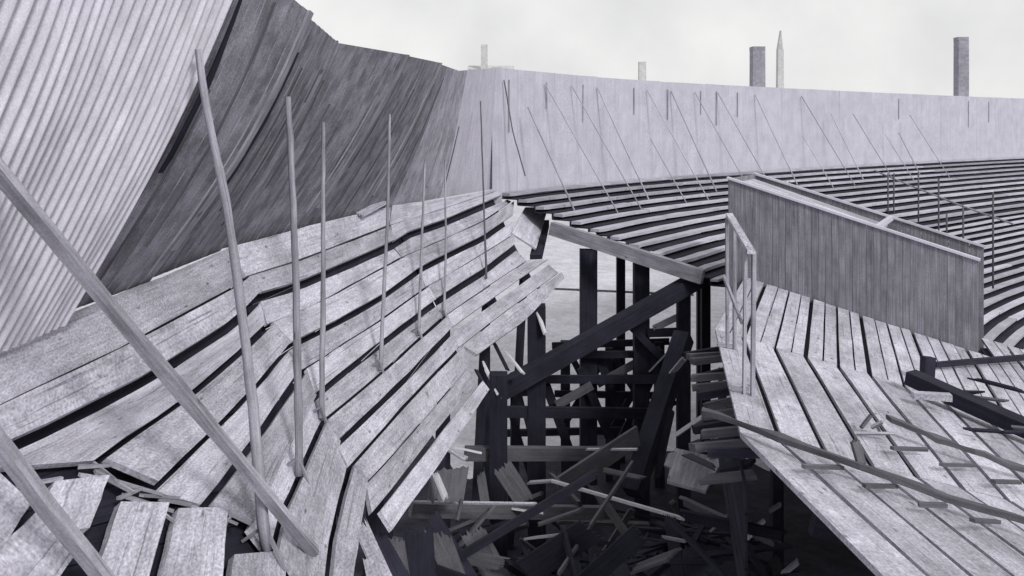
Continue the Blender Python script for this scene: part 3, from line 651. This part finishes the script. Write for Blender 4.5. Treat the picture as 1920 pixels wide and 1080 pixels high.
# stays from the far wall down to the benches
def far_pt(s):
    L = [0]
    for u, v in zip(base[:-1], base[1:]): L.append(L[-1]+(v-u).length)
    d = s*7.7; i = 0
    while i < len(L)-2 and L[i+1] < d: i += 1
    return base[i].lerp(base[i+1], (d-L[i])/(L[i+1]-L[i])), (base[i+1]-base[i]).normalized()
for i in range(17):
    s = .10+i*.19 if i < 9 else 1.72+(i-8)*.22; a, d = far_pt(s); nn = V((d.y, -d.x, 0))
    n = 4 if i % 3 else 3
    fz = random.choice((1, 1, .8, .55)); t0 = V((a.x, a.y, CZ+1.15))+nn*.05; t1 = V((a.x, a.y, row_z(n)+.02))+nn*(row_w(n)+.15)+d*.2
    tag(tube('wall_stay', resample([t1.lerp(t0, fz), t1], 4), [.018 if i % 3 else .024]*4, 'stay', None, 6), 'slim slanting stay from the pale far wall to the upper benches', 'stay', 'stays along the far wall')
# handrail posts among the far benches
for i, (x, y0, y1, Y) in enumerate(((1665, 325, 400, 33), (1676, 325, 400, 33), (1722, 322, 410, 32), (1760, 335, 425, 30), (1806, 385, 470, 27), (1862, 360, 500, 25), (1775, 400, 440, 28))):
    p, q = at(x, y0, Y), at(x, y1, Y)
    tag(tube('bench_post', [q-V((0, 0, .6)), q.lerp(p, .5), p], [.03]*3, 'grey', None, 6), 'thin upright post among the far curved benches', 'post', 'thin posts among the far benches')
tag(tube('bench_rail', [at(1640, 320, 35), at(1700, 345, 33), at(1800, 385, 29), at(1900, 420, 26)], [.03]*4, 'mid', None, 6), 'thin slanting handrail descending over the far curved benches', 'handrail')

# ------------------------------------------------------------------ handrail at the edge of the lower tiers
hr = thing('edge_handrail', at(1372, 655, 13.9), 'slim two post handrail with sloping top at the tier edge', 'handrail')
pa, pb = at(1370, 655, 13.7), at(1402, 738, 11.4); ta, tb = at(1369, 408, 13.7), at(1405, 470, 11.4)
for (b, t) in ((pa, ta), (pb, tb)):
    for o in (-.05, .06): beam('post', b+V((o, 0, -.1)), t+V((o, 0, 0)), .045, .07, 'mid', hr)
beam('top_rail', ta+(ta-tb)*.05+V((0, 0, .02)), tb+(tb-ta)*.08+V((0, 0, .02)), .1, .05, 'pale', hr)
beam('middle_rail', pa.lerp(ta, .55)+V((-.09, 0, 0)), pb.lerp(tb, .5)+V((-.09, 0, 0)), .03, .06, 'mid', hr)
beam('foot_cleat', pb+V((-.2, 0, .07)), pb+V((.02, 0, .05)), .05, .04, 'mid', hr); beam('foot_cleat', pa+V((-.2, 0, .07)), pa+V((.02, 0, .05)), .05, .04, 'mid', hr)

# ------------------------------------------------------------------ timbers fallen over the lower tiers
def deck_z(x, y):                                # height of the tiers below a bearing, walking down the rows
    best = None
    for j in range(0, 23):
        z = dz(j); Y = (CZ-z)*FPX/(y-HY); p = at(x, y, Y)
        l = offset(spine, (j-2)*DP); l2 = offset(spine, (j-1)*DP)
        for r in range(3):
            d = (l[r+1]-l[r]).normalized(); nn = V((d.y, -d.x, 0)); q = V((p.x, p.y, 0))
            u = (q-l[r]).dot(d); w = (q-l[r]).dot(nn)
            if -.3 <= u <= (l[r+1]-l[r]).length+.3 and -.05 <= w <= DP+.05: best = p
        if best: return best
    return at(x, y, (CZ-dz(0))*FPX/(y-HY))
def fallen_rail(track, w, cleats, label, mat='grey'):
    P = [deck_z(x, y+8)+V((0, 0, .10)) for x, y in track]
    t = thing('fallen_rail', P[0], label, 'rail', 'rails fallen over the lower tiers')
    E = [p+V((0, random.uniform(-.006, .006), random.uniform(-.004, .006))) for p in resample(P, 14)]; s = V((.25, -.4, 0)).normalized()
    dd = (P[-1]-P[0]).normalized(); s = dd.cross(V((0, 0, 1))).normalized()
    strip('rail', [p-s*w*(.5+.1*math.sin(i*2))+V((0, 0, .03+.012*math.sin(i*1.7))) for i, p in enumerate(E)], [p+s*w*.5+V((0, 0, .025+.012*math.sin(i*1.1))) for i, p in enumerate(E)], .06, mat, t, nrm=V((0, 0, 1)), jag=.05, jit=.012)
    for (x0, x1, y) in cleats:
        a, b = deck_z(x0, y), deck_z(x1, y); beam('cleat', a+V((0, 0, .05)), b+V((0, 0, .04)), .05, .035, 'grey', t)
    return t
fallen_rail([(1312, 778), (1478, 836), (1611, 886), (1800, 950), (1960, 1003)], .062, ((1505, 1580, 884), (1620, 1680, 920), (1722, 1775, 956), (1822, 1872, 986)), 'long fallen rail with cross cleats lying over the lower tiers from the gap')
fallen_rail([(1668, 793), (1740, 822), (1830, 856), (1960, 902)], .07, ((1672, 1738, 849), (1765, 1828, 879), (1862, 1912, 911)), 'shorter fallen rail with cross cleats and a blunt end on the lower tiers')
for tr_, w, h, lab, mt in (([(1706, 722), (1770, 745), (1850, 782), (1960, 836)], .26, .2, 'thick black beam lying across the lower tiers below the parapet', 'dark'),
                           ([(1752, 690), (1830, 682), (1960, 672)], .09, .09, 'slim dark rail lying level between tiers and the curved benches', 'dark')):
    P = [deck_z(x, y)+V((0, 0, h*.6)) for x, y in tr_]
    loose('fallen_beam', P[0], P[-1], w, h, mt, lab, 'beam', n=4)
p = deck_z(1741, 752); loose('fallen_block', p+V((-.25, .02, .08)), p+V((.28, -.1, .08)), .14, .09, 'pale', 'pale block of split wood beside the thick black beam', 'block', jag=.04)
p = deck_z(1738, 712); loose('fallen_block', p+V((0, 0, -.05)), p+V((.04, .05, .35)), .16, .2, 'dark', 'black upright stub at the end of the thick black beam', 'stub')
def scraps(x, y, label, lst):
    p = deck_z(x, y); t = thing('broken_bracket', p, label, 'bracket')
    for a, b, w, m in lst: jag_board('scrap', p+V(a), p+V(b), w, .03, m, t, roll=.6)
scraps(1632, 812, 'small heap of splintered bracket pieces beyond the long fallen rail', (((-.12, 0, .05), (.06, .1, .20), .10, 'grey'), ((.0, 0, .06), (.14, -.05, .16), .07, 'mid'), ((-.25, -.1, .03), (.2, -.14, .04), .06, 'mid'), ((.08, .05, .1), (.12, 0, .0), .05, 'grey')))
scraps(1790, 742, 'black splintered scraps along the thick black beam', (((-.3, -.1, .1), (.35, -.25, .12), .1, 'dark'), ((-.1, -.2, .08), (.6, -.5, .06), .08, 'grey'), ((.3, .1, .25), (1.0, -.25, .12), .12, 'dark')))
scraps(1850, 812, 'dark torn slats scattered below the thick black beam', (((-.3, 0, .05), (.2, -.1, .05), .09, 'dark'), ((.1, -.1, .05), (.5, -.25, .09), .08, 'dark'), ((.35, .05, .06), (.62, .0, .05), .1, 'grey')))
p = deck_z(1618, 882); loose('broken_board', p+V((0, 0, .0)), p+V((-.06, .08, .30)), .14, .03, 'grey', 'small grey board standing on edge at the long fallen rail', 'board', jag=.04)

# broken shed end piece by the pale wall corner, and a stub plank on the wall foot
p = [bC(985, 395)+V((0, 0, .1)), bC(1028, 398)+V((0, 0, .15)), bC(1005, 470)+V((0, 0, .05)), bC(960, 440)+V((0, 0, .05))]
tag(strip('upright_plank', resample([p[0], p[3]], 3), resample([p[1], p[2]], 3), .05, 'pale', None, jag=.03), 'pale end board standing where the upper rows break off', 'board')
loose('end_joist', bC(1020, 412)+V((0, 0, -.1)), bC(1004, 474)+V((0, 0, -.15)), .28, .2, 'dark', 'short black joist end at the broken upper rows', 'joist')
loose('stub_plank', bB(672, 412)+V((0, 0, .08)), bB(722, 392)+V((0, 0, .16)), .22, .05, 'pale', 'short stub plank lying loose at the dark wall foot', 'plank', jag=.04)

# ------------------------------------------------------------------ beyond the wall: chimneys, spire, shed
def chimney(x, ytop, wpx, Y, mat, label, name='chimney', taper=.94):
    p = at(x, ytop, Y); w = wpx/FPX*Y; t = thing(name, (p.x, p.y, 0), label, 'chimney')
    beam('stack', (p.x, p.y, 0), (p.x, p.y, p.z-.35*w), w/taper, w/taper, mat, t, taper=taper, n=6)
    beam('cap', (p.x, p.y, p.z-.35*w+.01), p, w*1.02, w*1.02, mat, t); return t
chimney(1420, 88, 23, 130, 'brick', 'dark square chimney rising behind the far wall next to the pale spire')
chimney(1802, 70, 19, 130, 'brick', 'tall slim grey chimney alone behind the far wall')
chimney(1204, 116, 13, 230, 'hazed', 'small pale chimney barely showing over the far wall')
chimney(908, 84, 12, 200, 'hazed', 'pale chimney above the low shed by the wall corner')
p = at(1462, 58, 240); t = thing('spire', (p.x, p.y, 0), 'slender pale pointed spire beside the dark square chimney', 'spire')
beam('shaft', (p.x, p.y, 0), (p.x, p.y, p.z-5), 1.9, 1.9, 'hazed', t, taper=.75, n=6); beam('point', (p.x, p.y, p.z-5), p, 1.4, 1.4, 'hazed', t, taper=.05, n=4)
p = at(921, 123, 205); t = thing('shed', (p.x, p.y, 0), 'low pale shed roof just above the wall corner', 'building')
w = 5.0
beam('wall', (p.x-w, p.y, (p.z-1)/2), (p.x+w, p.y, (p.z-1)/2), 8, p.z-1, 'hazed', t)
for s in (-1, 1): strip('roof', [V((p.x-w-.2, p.y+s*4.4, p.z-1.05)), V((p.x+w+.2, p.y+s*4.4, p.z-1.05))], [V((p.x-w-.2, p.y, p.z)), V((p.x+w+.2, p.y, p.z))], .1, 'hazed', t)
